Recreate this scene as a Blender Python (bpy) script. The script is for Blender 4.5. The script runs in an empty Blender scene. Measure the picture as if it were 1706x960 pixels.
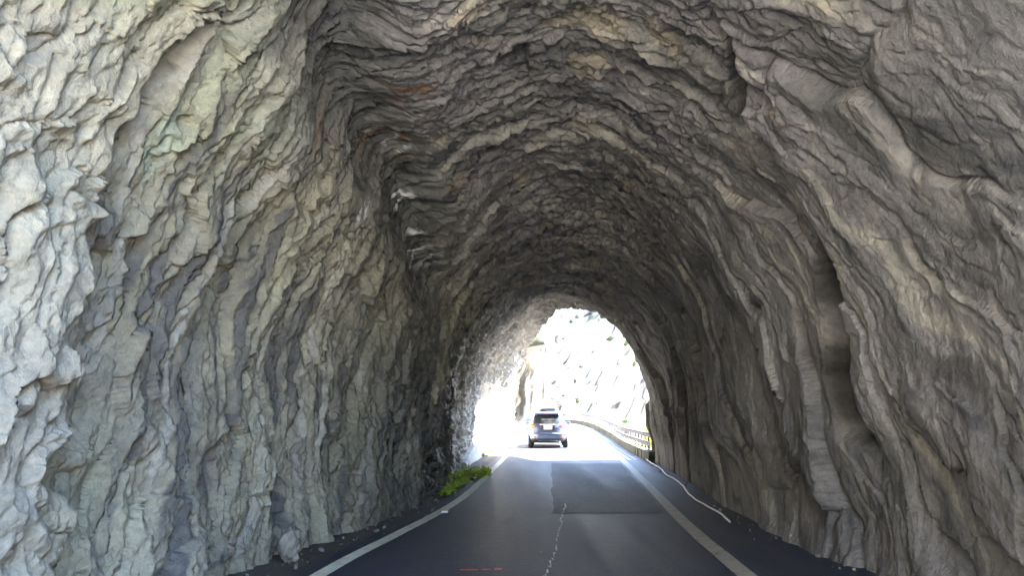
import bpy, bmesh, math, random
import numpy as np
from mathutils import Vector, Matrix

random.seed(7)
rng = np.random.default_rng(7)
R = math.radians

# ------------------------------------------------------------------ camera, sky, sun, exposure
scene = bpy.context.scene
C = scene.collection
EYE = 1.5
cd = bpy.data.cameras.new("camera")
cam = bpy.data.objects.new("camera", cd)
C.objects.link(cam)
cam.location = (0, 0, EYE)
cam.rotation_euler = (R(90) + math.atan(210 / 1232), 0, 0)
cd.sensor_width = 36.0
cd.lens = 36.0 * 1232 / 1706
cd.clip_start = 0.05
cd.clip_end = 3000
scene.camera = cam

SUN_EL, SUN_AZ = R(50), math.atan2(0.97, 0.24)          # azimuth from +Y towards +X
world = bpy.data.worlds.new("World")
scene.world = world
world.use_nodes = True
wn = world.node_tree.nodes
bg = wn["Background"]
sky = wn.new("ShaderNodeTexSky")
sky.sky_type = 'NISHITA'
sky.sun_disc = False
sky.sun_elevation = SUN_EL
sky.sun_rotation = SUN_AZ
sky.dust_density = 0.5
sky.ozone_density = 2.5
world.node_tree.links.new(sky.outputs[0], bg.inputs[0])
bg.inputs[1].default_value = 0.12

sl = bpy.data.lights.new("sun", 'SUN')
sun = bpy.data.objects.new("sun", sl)
C.objects.link(sun)
sl.energy = 5.0
sl.angle = R(0.5)
sl.color = (1.0, 0.96, 0.90)
sd = Vector((math.sin(SUN_AZ) * math.cos(SUN_EL), math.cos(SUN_AZ) * math.cos(SUN_EL), math.sin(SUN_EL)))
sun.rotation_euler = sd.to_track_quat('Z', 'Y').to_euler()
sun.location = (40, 10, 60)

vs = scene.view_settings
vs.view_transform = 'Standard'
vs.look = 'None'
vs.gamma = 1.0
vs.use_curve_mapping = False
vs.exposure = 4.75
scene.render.engine = 'CYCLES'
cy = scene.cycles
cy.use_denoising = True
try:
    cy.denoiser = 'OPENIMAGEDENOISE'
    cy.denoising_input_passes = 'RGB_ALBEDO_NORMAL'
    cy.denoising_prefilter = 'ACCURATE'
except Exception:
    pass
cy.max_bounces = 10
cy.diffuse_bounces = 7
cy.glossy_bounces = 4
cy.sample_clamp_indirect = 12.0
cy.caustics_reflective = False
cy.caustics_refractive = False


# ------------------------------------------------------------------ noise in numpy
def _h(ix, iy, seed):
    with np.errstate(over='ignore'):
        h = (ix.astype(np.int64).astype(np.uint32) * np.uint32(374761393)
             + iy.astype(np.int64).astype(np.uint32) * np.uint32(668265263)
             + np.uint32(seed * 2654435 + 97))
        h = (h ^ (h >> np.uint32(13))) * np.uint32(1274126177)
        h = (h ^ (h >> np.uint32(16))) * np.uint32(2246822519)
        h = h ^ (h >> np.uint32(15))
    return h


def rnd(ix, iy, seed):
    return _h(ix, iy, seed).astype(np.float64) / 4294967296.0


def gnoise(x, y, seed=0):
    x0 = np.floor(x); y0 = np.floor(y)
    fx = x - x0; fy = y - y0
    u = fx * fx * fx * (fx * (fx * 6 - 15) + 10)
    v = fy * fy * fy * (fy * (fy * 6 - 15) + 10)
    def g(ix, iy, dx, dy):
        a = rnd(ix, iy, seed) * 2 * np.pi
        return np.cos(a) * dx + np.sin(a) * dy
    n00 = g(x0, y0, fx, fy); n10 = g(x0 + 1, y0, fx - 1, fy)
    n01 = g(x0, y0 + 1, fx, fy - 1); n11 = g(x0 + 1, y0 + 1, fx - 1, fy - 1)
    return ((n00 * (1 - u) + n10 * u) * (1 - v) + (n01 * (1 - u) + n11 * u) * v) * 1.5


def fbm(x, y, octv=4, seed=0, gain=0.5, lac=2.03):
    a, s, t = 1.0, 0.0, 0.0
    for i in range(octv):
        s = s + a * gnoise(x, y, seed + i * 17)
        t += a
        a *= gain
        x = x * lac + 3.7; y = y * lac - 1.3
    return s / t


def ridged(x, y, octv=4, seed=0, gain=0.5):
    a, s, t = 1.0, 0.0, 0.0
    for i in range(octv):
        s = s + a * (1 - np.abs(gnoise(x, y, seed + i * 23)) * 2)
        t += a
        a *= gain
        x = x * 2.1 + 5.1; y = y * 2.1 + 1.7
    return s / t


def voro(x, y, seed=0):
    """F1, F2, cell hash, offset inside the cell"""
    x0 = np.floor(x); y0 = np.floor(y)
    f1 = np.full(x.shape, 9.0); f2 = np.full(x.shape, 9.0)
    ci = np.zeros(x.shape); cj = np.zeros(x.shape)
    ox = np.zeros(x.shape); oy = np.zeros(x.shape)
    for i in (-1, 0, 1):
        for j in (-1, 0, 1):
            gx = x0 + i; gy = y0 + j
            dx = gx + rnd(gx, gy, seed) - x
            dy = gy + rnd(gx, gy, seed + 5) - y
            d = np.sqrt(dx * dx + dy * dy)
            m = d < f1
            f2 = np.where(m, f1, np.minimum(f2, d))
            ci = np.where(m, gx, ci); cj = np.where(m, gy, cj)
            ox = np.where(m, -dx, ox); oy = np.where(m, -dy, oy)
            f1 = np.where(m, d, f1)
    return f1, f2, ci, cj, ox, oy


def facets(x, y, seed, tilt=0.5):
    """angular rock: every cell a tilted plane with an offset of its own, -1..1"""
    f1, f2, ci, cj, ox, oy = voro(x, y, seed)
    o = rnd(ci, cj, seed + 11) * 2 - 1
    a = (rnd(ci, cj, seed + 12) - .5) * 2
    b = (rnd(ci, cj, seed + 13) - .5) * 2
    return o * .6 + tilt * (a * ox + b * oy) * 1.6, f2 - f1


def sstep(a, b, x):
    t = np.clip((x - a) / (b - a), 0, 1)
    return t * t * (3 - 2 * t)


def saw(q, sharp=.86):
    f = q - np.floor(q)
    return np.where(f < sharp, f / sharp, (1 - f) / (1 - sharp))


# ------------------------------------------------------------------ plan of the place
def curve(pts, sig=1.2):
    p = np.array(pts, float)
    ys = np.arange(-60, 260, .25)
    v = np.interp(ys, p[:, 0], p[:, 1])
    # extrapolate the two ends in a straight line
    lo = ys < p[0, 0]
    k = (p[1, 1] - p[0, 1]) / (p[1, 0] - p[0, 0])
    v[lo] = p[0, 1] + (ys[lo] - p[0, 0]) * k
    n = int(sig * 4 / .25)
    w = np.exp(-.5 * (np.arange(-n, n + 1) * .25 / sig) ** 2)
    w /= w.sum()
    vv = np.convolve(np.pad(v, n, mode='edge'), w, 'valid')
    return lambda y: np.interp(y, ys, vv)


LX = curve([(-10, -2.35), (0, -2.3), (7.3, -1.88), (8.8, -1.6), (12.1, -1.05), (13.65, -.89), (16.8, -.7), (24, -.36),
            (42.5, .51), (55, 1.0), (72, 1.0), (100, -1.5), (130, -9), (170, -28), (220, -60)])
RX = curve([(-10, 2.05), (0, 2.1), (7.3, 2.18), (10.3, 2.36), (16.1, 2.88), (24, 3.56), (42.5, 4.97), (55, 5.4), (72, 5.3),
            (100, 2.8), (130, -5), (170, -24), (220, -56)])
XL = curve([(-12, -3.5), (0, -3.3), (4, -3.05), (6.6, -2.75), (7.7, -2.5), (9.8, -2.05), (12.1, -1.68), (14.3, -1.52),
            (21.4, -1.58), (27.4, -1.3), (36, -.6), (47.8, .2), (60, .5)], .8)
XR = curve([(-12, 3.8), (0, 3.65), (7.3, 3.45), (8.5, 3.35), (11.3, 3.32), (17.5, 3.9), (24.6, 4.42), (40, 6.0), (60, 7)], .8)


def road_z(y):
    return .6 * sstep(33, 68, np.asarray(y, float))


# ------------------------------------------------------------------ helpers
def link(name, me, mats=(), parent=None):
    o = bpy.data.objects.new(name, me)
    C.objects.link(o)
    for m in (mats if isinstance(mats, (list, tuple)) else [mats]):
        me.materials.append(m)
    if parent is not None:
        o.parent = parent
    return o


def mesh_np(name, verts, faces, smooth=True):
    me = bpy.data.meshes.new(name)
    verts = np.asarray(verts, np.float32).reshape(-1, 3)
    faces = np.asarray(faces, np.int32)
    k = faces.shape[1]
    me.vertices.add(len(verts)); me.loops.add(faces.size); me.polygons.add(len(faces))
    me.vertices.foreach_set("co", verts.ravel())
    me.loops.foreach_set("vertex_index", faces.ravel())
    me.polygons.foreach_set("loop_start", np.arange(0, faces.size, k, dtype=np.int32))
    me.polygons.foreach_set("use_smooth", np.full(len(faces), smooth))
    me.update(calc_edges=True)
    return me


def grid_faces(n, m, flip=False):
    i, j = np.meshgrid(np.arange(n - 1), np.arange(m - 1), indexing='ij')
    a = (i * m + j).ravel()
    f = np.stack([a, a + 1, a + m + 1, a + m], 1)
    return f[:, ::-1] if flip else f


def colour_attr(me, rgba):
    at = me.color_attributes.new("tint", 'FLOAT_COLOR', 'POINT')
    at.data.foreach_set("color", np.asarray(rgba, np.float32).ravel())


def tag(o, label, cat, group=None):
    o["label"] = label
    o["category"] = cat
    if group:
        o["group"] = group
    return o


def thing(name, label, cat, loc=(0, 0, 0), rz=0.0, group=None):
    o = bpy.data.objects.new(name, None)
    o.empty_display_size = .2
    C.objects.link(o)
    o.location = loc
    o.rotation_euler = (0, 0, rz)
    return tag(o, label, cat, group)


def struct(o, kind='structure'):
    o["kind"] = kind
    return o


def bm_obj(name, bm, mats, parent=None, smooth=False):
    me = bpy.data.meshes.new(name)
    bmesh.ops.recalc_face_normals(bm, faces=bm.faces)
    bm.to_mesh(me)
    bm.free()
    if smooth:
        me.polygons.foreach_set("use_smooth", np.full(len(me.polygons), True))
    return link(name, me, mats, parent)


def add_box(bm, c, s, bevel=0.0, rot=None):
    r = bmesh.ops.create_cube(bm, size=1.0)
    vs_ = r['verts']
    M = Matrix.Translation(c) @ (rot.to_4x4() if rot else Matrix.Identity(4)) @ Matrix.Diagonal((*s, 1))
    bmesh.ops.transform(bm, matrix=M, verts=vs_)
    if bevel > 0:
        ed = list({e for v in vs_ for e in v.link_edges})
        bmesh.ops.bevel(bm, geom=ed, offset=bevel, segments=2, affect='EDGES', profile=.6)


def add_tube(bm, pts, r, n=8, cap=True):
    pts = [Vector(p) for p in pts]
    rings = []
    for i, p in enumerate(pts):
        t = (pts[min(i + 1, len(pts) - 1)] - pts[max(i - 1, 0)]).normalized()
        a = t.cross(Vector((0, 0, 1)) if abs(t.z) < .9 else Vector((1, 0, 0))).normalized()
        b = t.cross(a)
        rr = r[i] if isinstance(r, (list, tuple)) else r
        rings.append([bm.verts.new(p + a * rr * math.cos(2 * math.pi * k / n) + b * rr * math.sin(2 * math.pi * k / n)) for k in range(n)])
    for i in range(len(rings) - 1):
        for k in range(n):
            bm.faces.new((rings[i][k], rings[i][(k + 1) % n], rings[i + 1][(k + 1) % n], rings[i + 1][k]))
    if cap:
        bm.faces.new(rings[0][::-1]); bm.faces.new(rings[-1])


# ------------------------------------------------------------------ materials
class NT:
    def __init__(s, name):
        s.m = bpy.data.materials.new(name)
        s.m.use_nodes = True
        s.t = s.m.node_tree
        s.b = s.t.nodes["Principled BSDF"]

    def n(s, typ, **kw):
        nd = s.t.nodes.new("ShaderNode" + typ)
        for k, v in kw.items():
            setattr(nd, k, v)
        return nd

    def l(s, a, b):
        s.t.links.new(a, b)

    def noise(s, scale, detail=5, rough=.6, stretch=None, dist=0.0):
        tc = s.n("TexCoord")
        nd = s.n("TexNoise")
        nd.inputs["Scale"].default_value = scale
        nd.inputs["Detail"].default_value = detail
        nd.inputs["Roughness"].default_value = rough
        nd.inputs["Distortion"].default_value = dist
        src = tc.outputs["Object"]
        if stretch:
            mp = s.n("Mapping")
            mp.inputs["Scale"].default_value = stretch
            s.l(src, mp.inputs[0]); src = mp.outputs[0]
        s.l(src, nd.inputs["Vector"])
        return nd.outputs["Fac"]

    def ramp(s, fac, stops):
        r = s.n("ValToRGB")
        e = r.color_ramp.elements
        while len(e) < len(stops):
            e.new(.5)
        for el, (p, c) in zip(e, stops):
            el.position = p
            el.color = (*c, 1) if len(c) == 3 else c
        s.l(fac, r.inputs[0])
        return r.outputs[0]

    def mix(s, fac, a, b, blend='MIX'):
        m = s.n("Mix", data_type='RGBA', blend_type=blend)
        for sock, v in ((m.inputs[0], fac), (m.inputs[6], a), (m.inputs[7], b)):
            if hasattr(v, 'is_linked'):
                s.l(v, sock)
            elif isinstance(v, (int, float)):
                sock.default_value = v
            else:
                sock.default_value = (*v, 1)
        return m.outputs[2]

    def math(s, op, a, b=0.0, c=0.0):
        m = s.n("Math", operation=op)
        for sock, v in zip(m.inputs, (a, b, c)):
            if hasattr(v, 'is_linked'):
                s.l(v, sock)
            else:
                sock.default_value = v
        return m.outputs[0]

    def bump(s, h, strength, dist):
        b = s.n("Bump")
        b.inputs["Strength"].default_value = strength
        b.inputs["Distance"].default_value = dist
        s.l(h, b.inputs["Height"])
        s.l(b.outputs[0], s.b.inputs["Normal"])
        return b


def simple(name, col, rough=.5, metal=0.0, var=.12, scale=9, bump=0.0, coat=0.0):
    t = NT(name)
    c = t.ramp(t.noise(scale), [(.3, tuple(x * (1 - var) for x in col)), (.7, tuple(min(1, x * (1 + var)) for x in col))])
    t.l(c, t.b.inputs["Base Color"])
    t.b.inputs["Roughness"].default_value = rough
    t.b.inputs["Metallic"].default_value = metal
    t.b.inputs["Coat Weight"].default_value = coat
    if bump:
        t.bump(t.noise(scale * 4), bump, .02)
    return t.m


def mat_rock(name, k=1.0):
    t = NT(name)
    at = t.n("Attribute", attribute_name="tint")
    n1 = t.noise(2.3, 8, .65, dist=.6)
    n2 = t.noise(17, 6, .7)
    n3 = t.noise(95, 4, .6)
    c = t.mix(1.0, at.outputs["Color"], t.ramp(n1, [(.25, (.68, .68, .70)), (.5, (1, 1, 1)), (.75, (1.25, 1.22, 1.16))]), 'MULTIPLY')
    c = t.mix(1.0, c, t.ramp(n2, [(.3, (.72, .72, .73)), (.5, (1, 1, 1)), (.72, (1.22, 1.2, 1.17))]), 'MULTIPLY')
    t.l(c, t.b.inputs["Base Color"])
    wet = at.outputs["Alpha"]
    rg = t.math('MULTIPLY_ADD', wet, -.62, .82)
    t.l(rg, t.b.inputs["Roughness"])
    t.b.inputs["Specular IOR Level"].default_value = .4
    h = t.math('MULTIPLY_ADD', n3, .25, n2)
    h = t.math('MULTIPLY_ADD', t.noise(6, 8, .7, dist=1.0), 2.0, h)
    t.bump(h, .75 * k, .034)
    return t.m


def mat_asphalt(name, col, rough, bump, scale=1.0):
    t = NT(name)
    big = t.noise(.55, 6, .62, stretch=(2.4, .15, 1))
    mid = t.noise(9, 6, .7, stretch=(1, .45, 1))
    fine = t.noise(120 * scale, 3, .7)
    c = t.ramp(big, [(.36, tuple(x * .6 for x in col)), (.64, tuple(x * 1.5 for x in col))])
    c = t.mix(.5, c, t.ramp(mid, [(.3, tuple(x * .6 for x in col)), (.72, tuple(x * 1.5 for x in col))]))
    c = t.mix(1.0, c, t.ramp(fine, [(.35, (.5, .5, .5)), (.65, (1.6, 1.6, 1.6))]), 'MULTIPLY')
    fl = t.ramp(t.noise(34, 2, .5), [(.60, (0, 0, 0)), (.69, (1, 1, 1))])
    c = t.mix(t.math('MULTIPLY', fl, .55), c, (.12, .118, .112))
    dust = t.ramp(t.noise(1.1, 6, .7, stretch=(1.2, .4, 1)), [(.48, (0, 0, 0)), (.72, (1, 1, 1))])
    c = t.mix(t.math('MULTIPLY', dust, .35), c, (.075, .072, .066))
    t.l(c, t.b.inputs["Base Color"])
    r = t.ramp(big, [(.36, (rough - .06,) * 3), (.64, (rough + .06,) * 3)])
    t.l(r, t.b.inputs["Roughness"])
    t.b.inputs["Specular IOR Level"].default_value = .32
    h = t.math('MULTIPLY_ADD', t.noise(14 * scale, 5, .7), 1.6, fine)
    h = t.math('MULTIPLY_ADD', t.noise(3.2, 5, .65, stretch=(.6, 1.5, 1)), 2.5, h)
    t.bump(h, bump, .012)
    return t.m


def mat_paint(name, col, under, wear=.45, scale=7):
    t = NT(name)
    w = t.noise(scale, 7, .75)
    c = t.ramp(w, [(wear - .08, under), (wear, tuple(x * .75 for x in col)), (wear + .2, col)])
    t.l(c, t.b.inputs["Base Color"])
    t.b.inputs["Roughness"].default_value = .6
    t.bump(t.noise(120, 3), .25, .01)
    return t.m


def mat_leaf(name, a, b):
    t = NT(name)
    oi = t.noise(11, 3)
    t.l(t.ramp(oi, [(.35, a), (.65, b)]), t.b.inputs["Base Color"])
    t.b.inputs["Roughness"].default_value = .5
    tr = t.n("BsdfTranslucent")
    t.l(t.ramp(oi, [(.35, a), (.65, b)]), tr.inputs[0])
    ms = t.n("MixShader")
    ms.inputs[0].default_value = .35
    out = t.t.nodes["Material Output"]
    t.l(t.b.outputs[0], ms.inputs[1]); t.l(tr.outputs[0], ms.inputs[2])
    t.l(ms.outputs[0], out.inputs[0])
    return t.m


M_ROCK = mat_rock("tunnel_rock")
M_CLIFF = mat_rock("cliff_rock", 1.3)
M_ASPH = mat_asphalt("asphalt", (.019, .026, .044), .56, .7)
M_PATCH = mat_asphalt("asphalt_patch", (.011, .016, .028), .64, 1.8, .5)
M_SHOULDER = mat_asphalt("gutter_dirt", (.075, .064, .052), .75, .8, .6)
M_GROUND = simple("scree_ground", (.26, .24, .21), .9, var=.35, scale=.6, bump=.6)
M_LINE = mat_paint("white_line_paint", (.80, .73, .55), (.12, .12, .12), .40)
M_LINE2 = mat_paint("worn_shaded_line_paint", (.44, .38, .29), (.09, .09, .09), .42)  # worn paint, its colour also dimmed for the dark of the tunnel
M_SEAL = mat_paint("crack_filler", (.72, .72, .7), (.2, .2, .2), .35, 25)
M_RED = mat_paint("red_marking_paint", (.6, .07, .05), (.06, .05, .05), .42, 16)
M_CONC = simple("mossy_concrete", (.08, .08, .058), .9, var=.5, scale=3.5, bump=.4)
M_CONC2 = simple("pale_concrete", (.45, .44, .40), .85, var=.2, scale=2.5, bump=.3)
M_STEEL = simple("weathered_steel", (.09, .085, .09), .6, .0, var=.2, scale=5)
M_HOSE = simple("white_hose", (.62, .61, .57), .45, var=.15, scale=6)
M_STONE = simple("buff_stone", (.24, .21, .17), .85, var=.3, scale=7, bump=.7)
M_STUD = simple("stud_plastic", (.8, .78, .7), .25, var=.05)
M_LEAF = mat_leaf("bright_leaf", (.22, .34, .03), (.40, .48, .06))
M_LEAF2 = mat_leaf("dark_leaf", (.035, .06, .025), (.07, .10, .035))
M_LEAF3 = mat_leaf("yellow_leaf", (.17, .2, .02), (.3, .3, .03))
M_STEM = simple("plant_stem", (.09, .07, .04), .8)

# ------------------------------------------------------------------ the tunnel and its open gallery: one rock surface
W = .12                     # share of the profile taken by each straight wall
ARC = 13.4


def s_end(t):
    """where the rock stops, along the road: the right side and crown end first, the left half goes on as an overhang"""
    e = np.interp(t, [0, .20, .27, .34, .40, .44, .47, .50, .56, .70, .88, 1],
                  [47, 46, 41, 36.5, 33, 30.5, 28.2, 25.6, 24.6, 24.2, 24.3, 24.5])
    return e


def s_start(t):
    return np.interp(t, [0, .2, .35, .5, .62, .75, 1], [-6, -4, .6, 2.7, 2.2, -.8, -2.4])


def nominal(s, t):
    xl = XL(s); xr = XR(s)
    mid = (xl + xr) / 2; hw = (xr - xl) / 2
    zs = 1.6
    rise = np.interp(s, [-8, 7, 24, 45], [3.9, 3.8, 3.45, 3.5])
    ang = np.pi * (1 - np.clip((t - W) / (1 - 2 * W), 0, 1))
    cx = np.cos(ang)
    z = np.where(t < W, -.25 + t / W * (zs + .25), np.where(t > 1 - W, -.25 + (1 - t) / W * (zs + .25), zs + rise * np.sin(ang)))
    z = z + road_z(s)
    nx = np.where(t < W, -1.0, np.where(t > 1 - W, 1.0, cx))          # outward
    nz = np.where((t < W) | (t > 1 - W), 0.0, np.sin(ang))
    nn = np.sqrt(nx * nx + nz * nz)
    return mid + hw * cx, z, nx / nn, nz / nn


sv = np.concatenate([np.linspace(-1.5, 3.4, 130, endpoint=False), np.linspace(3.4, 8.5, 330, endpoint=False),
                     np.linspace(8.5, 14, 250, endpoint=False), np.linspace(14, 20, 200, endpoint=False), np.linspace(20, 25, 270)])
NT_ = 800
tv = np.linspace(0, 1, NT_)
SV, T = np.meshgrid(sv, tv, indexing='ij')
E_ = s_end(T); B_ = s_start(T)
S = np.where(SV > 20, 20 + (SV - 20) / 5.0 * (E_ - 20), np.where(SV < 3, 3 - (3 - SV) / 4.5 * (3 - B_), SV))
A = T * ARC


def rock_relief(S, A, T):
    """inward relief in metres, and masks"""
    H = np.minimum(A, ARC - A)
    Hs = 4.2 * (1 - np.exp(-H / 3.0))
    left = 1 - sstep(.24, .40, T)
    right = sstep(.60, .74, T)
    roof = 1 - left - right
    warp = fbm(S * .45, A * .30, 4, 3) * (1.0 - .35 * roof)
    warp2 = fbm(S * 1.7, A * .9, 3, 9) * .28
    q = S - .42 * Hs + warp + .16 * (A - 6.7) + .45 * roof * fbm(S * .9, A * .75, 3, 13)
    D = fbm(S * .28, A * .25, 4, 21) * .46                                   # broad swell
    # scale 0 : big flakes
    am = sstep(-.25, .45, fbm(S * .3 + 5, A * .35, 3, 31))
    D += .17 * am * (saw(q / 1.75 + .2, .82) - .5) * (1 - .5 * roof)
    # scale 1 : folded sheets, broken along the profile
    q1 = (q + warp2) / .62
    k1 = np.floor(q1)
    am = sstep(-.3, .5, gnoise(k1 * 3.7 + .5, A * .75, 41))
    (.12 * left + .09 * roof + .045 * right) * am * (saw(q1) - .5)
    q2 = (q + warp2 * 1.2 + fbm(S * 3, A * 2, 2, 77) * .10) / .23
    k2 = np.floor(q2)
    am = sstep(-.25, .5, gnoise(k2 * 3.1 + .5, A * 1.5, 43))
    D += (.075 * left + .085 * roof + .02 * right) * am * (saw(q2) - .5)
    q3 = (q + warp2 * .8 + fbm(S * 4, A * 2.5, 2, 79) * .06) / .095
    k3 = np.floor(q3)
    am = sstep(-.1, .5, gnoise(k3 * 2.7 + .5, A * 2.3, 45))
    D += (.020 * left + .022 * roof + .004 * right) * am * (saw(q3) - .5)
    # angular facets
    wx = fbm(S * 1.3, A * 1.3, 3, 51) * .35
    wy = fbm(S * 1.3 + 9, A * 1.3, 3, 52) * .35
    f, e0 = facets((q + wx) / 1.15, (A + wy * 1.4) / 3.1, 61, .6)
    D += (.10 - .03 * roof + .10 * right) * f
    f, e1 = facets((q + wx) / .46, (A + wy * 1.3) / (1.5 - .3 * roof), 63, .7)
    D += (.088 + .0 * roof - .055 * right) * f
    f, e2 = facets((q + wx * .6 + warp2) / .17, (A + wy * .6) / (.52 + .0 * roof), 65, .8)
    D += (.050 - .030 * right) * f
    # open joints between the larger blocks
    jm = sstep(-.05, .3, fbm(S * .5, A * .5, 2, 71))
    D -= .10 * jm * (1 - sstep(.0, .09, e0))
    D -= .035 * (1 - sstep(.0, .08, e1)) * (1 - .5 * right)
    # grain
    rg = ridged(S * 3.2, A * 1.5, 5, 81, .55)
    D += (.115 - .085 * right) * (1 + .7 * sstep(12, 15, S) + .9 * sstep(22, 26, S)) * (rg - .5)
    D += (.034 - .020 * right) * fbm(S * 11, A * 6.5, 4, 91, .6)
    D += (.014 - .009 * right) * ridged(S * 22, A * 10, 3, 95)
    D *= .74 - .08 * right
    # --- features of this tunnel
    # near flake on the left, standing proud and ending in a sharp edge
    es = 4.75 + fbm(A * .9, A * 0 + 2, 4, 101) * .55
    D += .18 * (1 - sstep(es - .05, es + .06, S)) * sstep(2.0, 4.0, S) * (1 - sstep(.20, .30, T)) * sstep(.0, .05, T)
    # second shelf further on
    es = 6.35 - .35 * (Hs - 1.5) * 0 + fbm(A * 1.1, A * 0 + 7, 4, 103) * .6
    D += .14 * sstep(es - 1.3, es, S) * (1 - sstep(es, es + .09, S)) * (1 - sstep(.2, .26, T))
    # long wet crease where the left wall meets the roof
    tc = np.interp(S, [5, 5.9, 7.2, 8.4, 9.3, 10.9, 11.8, 14, 18], [.36, .351, .330, .325, .322, .285, .268, .255, .25]) + fbm(S * .8, S * 0, 4, 105) * .02
    dt = (T - tc) * ARC
    cm = sstep(4.5, 6.0, S) * (1 - sstep(11.5, 14.5, S))
    D -= cm * .42 * np.exp(-(dt / .42) ** 2)
    D += cm * .12 * sstep(.1, .5, dt) * (1 - sstep(.7, 2.4, dt))
    # joint that follows the profile on the right
    sc = np.interp(T, [.58, .635, .67, .71, .75, .79, .83, .86, .89, 1], [5.7, 6.1, 6.8, 7.08, 7.15, 7.03, 7.2, 7.45, 7.3, 7.2]) + fbm(A * .9, A * 0 + 3, 4, 107) * .22
    gm = sstep(.60, .64, T) * (1 - sstep(.88, .91, T))
    deep = .45 + .55 * sstep(.76, .80, T)
    wd = .17 + .36 * sstep(.76, .80, T) + .20 * sstep(.62, .66, T) * (1 - sstep(.69, .73, T))
    ds = S - sc
    cleft = gm * deep * sstep(-.05, .03, ds) * (1 - sstep(wd * .55, wd * 1.35, ds))
    D += gm * .10 * sstep(-1.6, -.05, ds) * (1 - sstep(-.05, .04, ds))
    D = D * (1 - .5 * cleft) - 1.0 * cleft
    D += sstep(.78, .9, T) * .08 * sstep(7.2, 8.0, S) * (1 - sstep(8.6, 9.6, S))
    # foot of the walls spreads a little
    foot = 1 - sstep(0, .9, H)
    D += foot * (.10 + .10 * fbm(S * 1.5, A, 3, 109))
    cleft_shade = gm * sstep(-.12, .06, ds) * (1 - sstep(wd * 1.1, wd * 1.7, ds)) * (.55 + .45 * sstep(.76, .8, T))  # mask for shade painted over the cleft and its far side
    return D * 1.0, left, right, roof, dt, cm, q, cleft_shade


D, LEFT, RIGHT, ROOF, DT, CM, Q, CLEFT_SHADE = rock_relief(S, A, T)
# keep the traffic space free
X0, Z0, NX, NZ = nominal(S, T)
foot_r = sstep(.80, .88, T) * sstep(9.5, 11, S) * (1 - sstep(.6, 1.2, ARC - A))
D = np.clip(D, -1.1, .62)
D = D * (1 - .75 * foot_r) - .05 * foot_r
D -= .05
Sx = S + fbm(S * 1.3, A * 1.3, 3, 113) * .10 * np.clip((S - 3) / 2, 0, 1)
VX = X0 - NX * D
VZ = Z0 - NZ * D
VY = Sx


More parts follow.
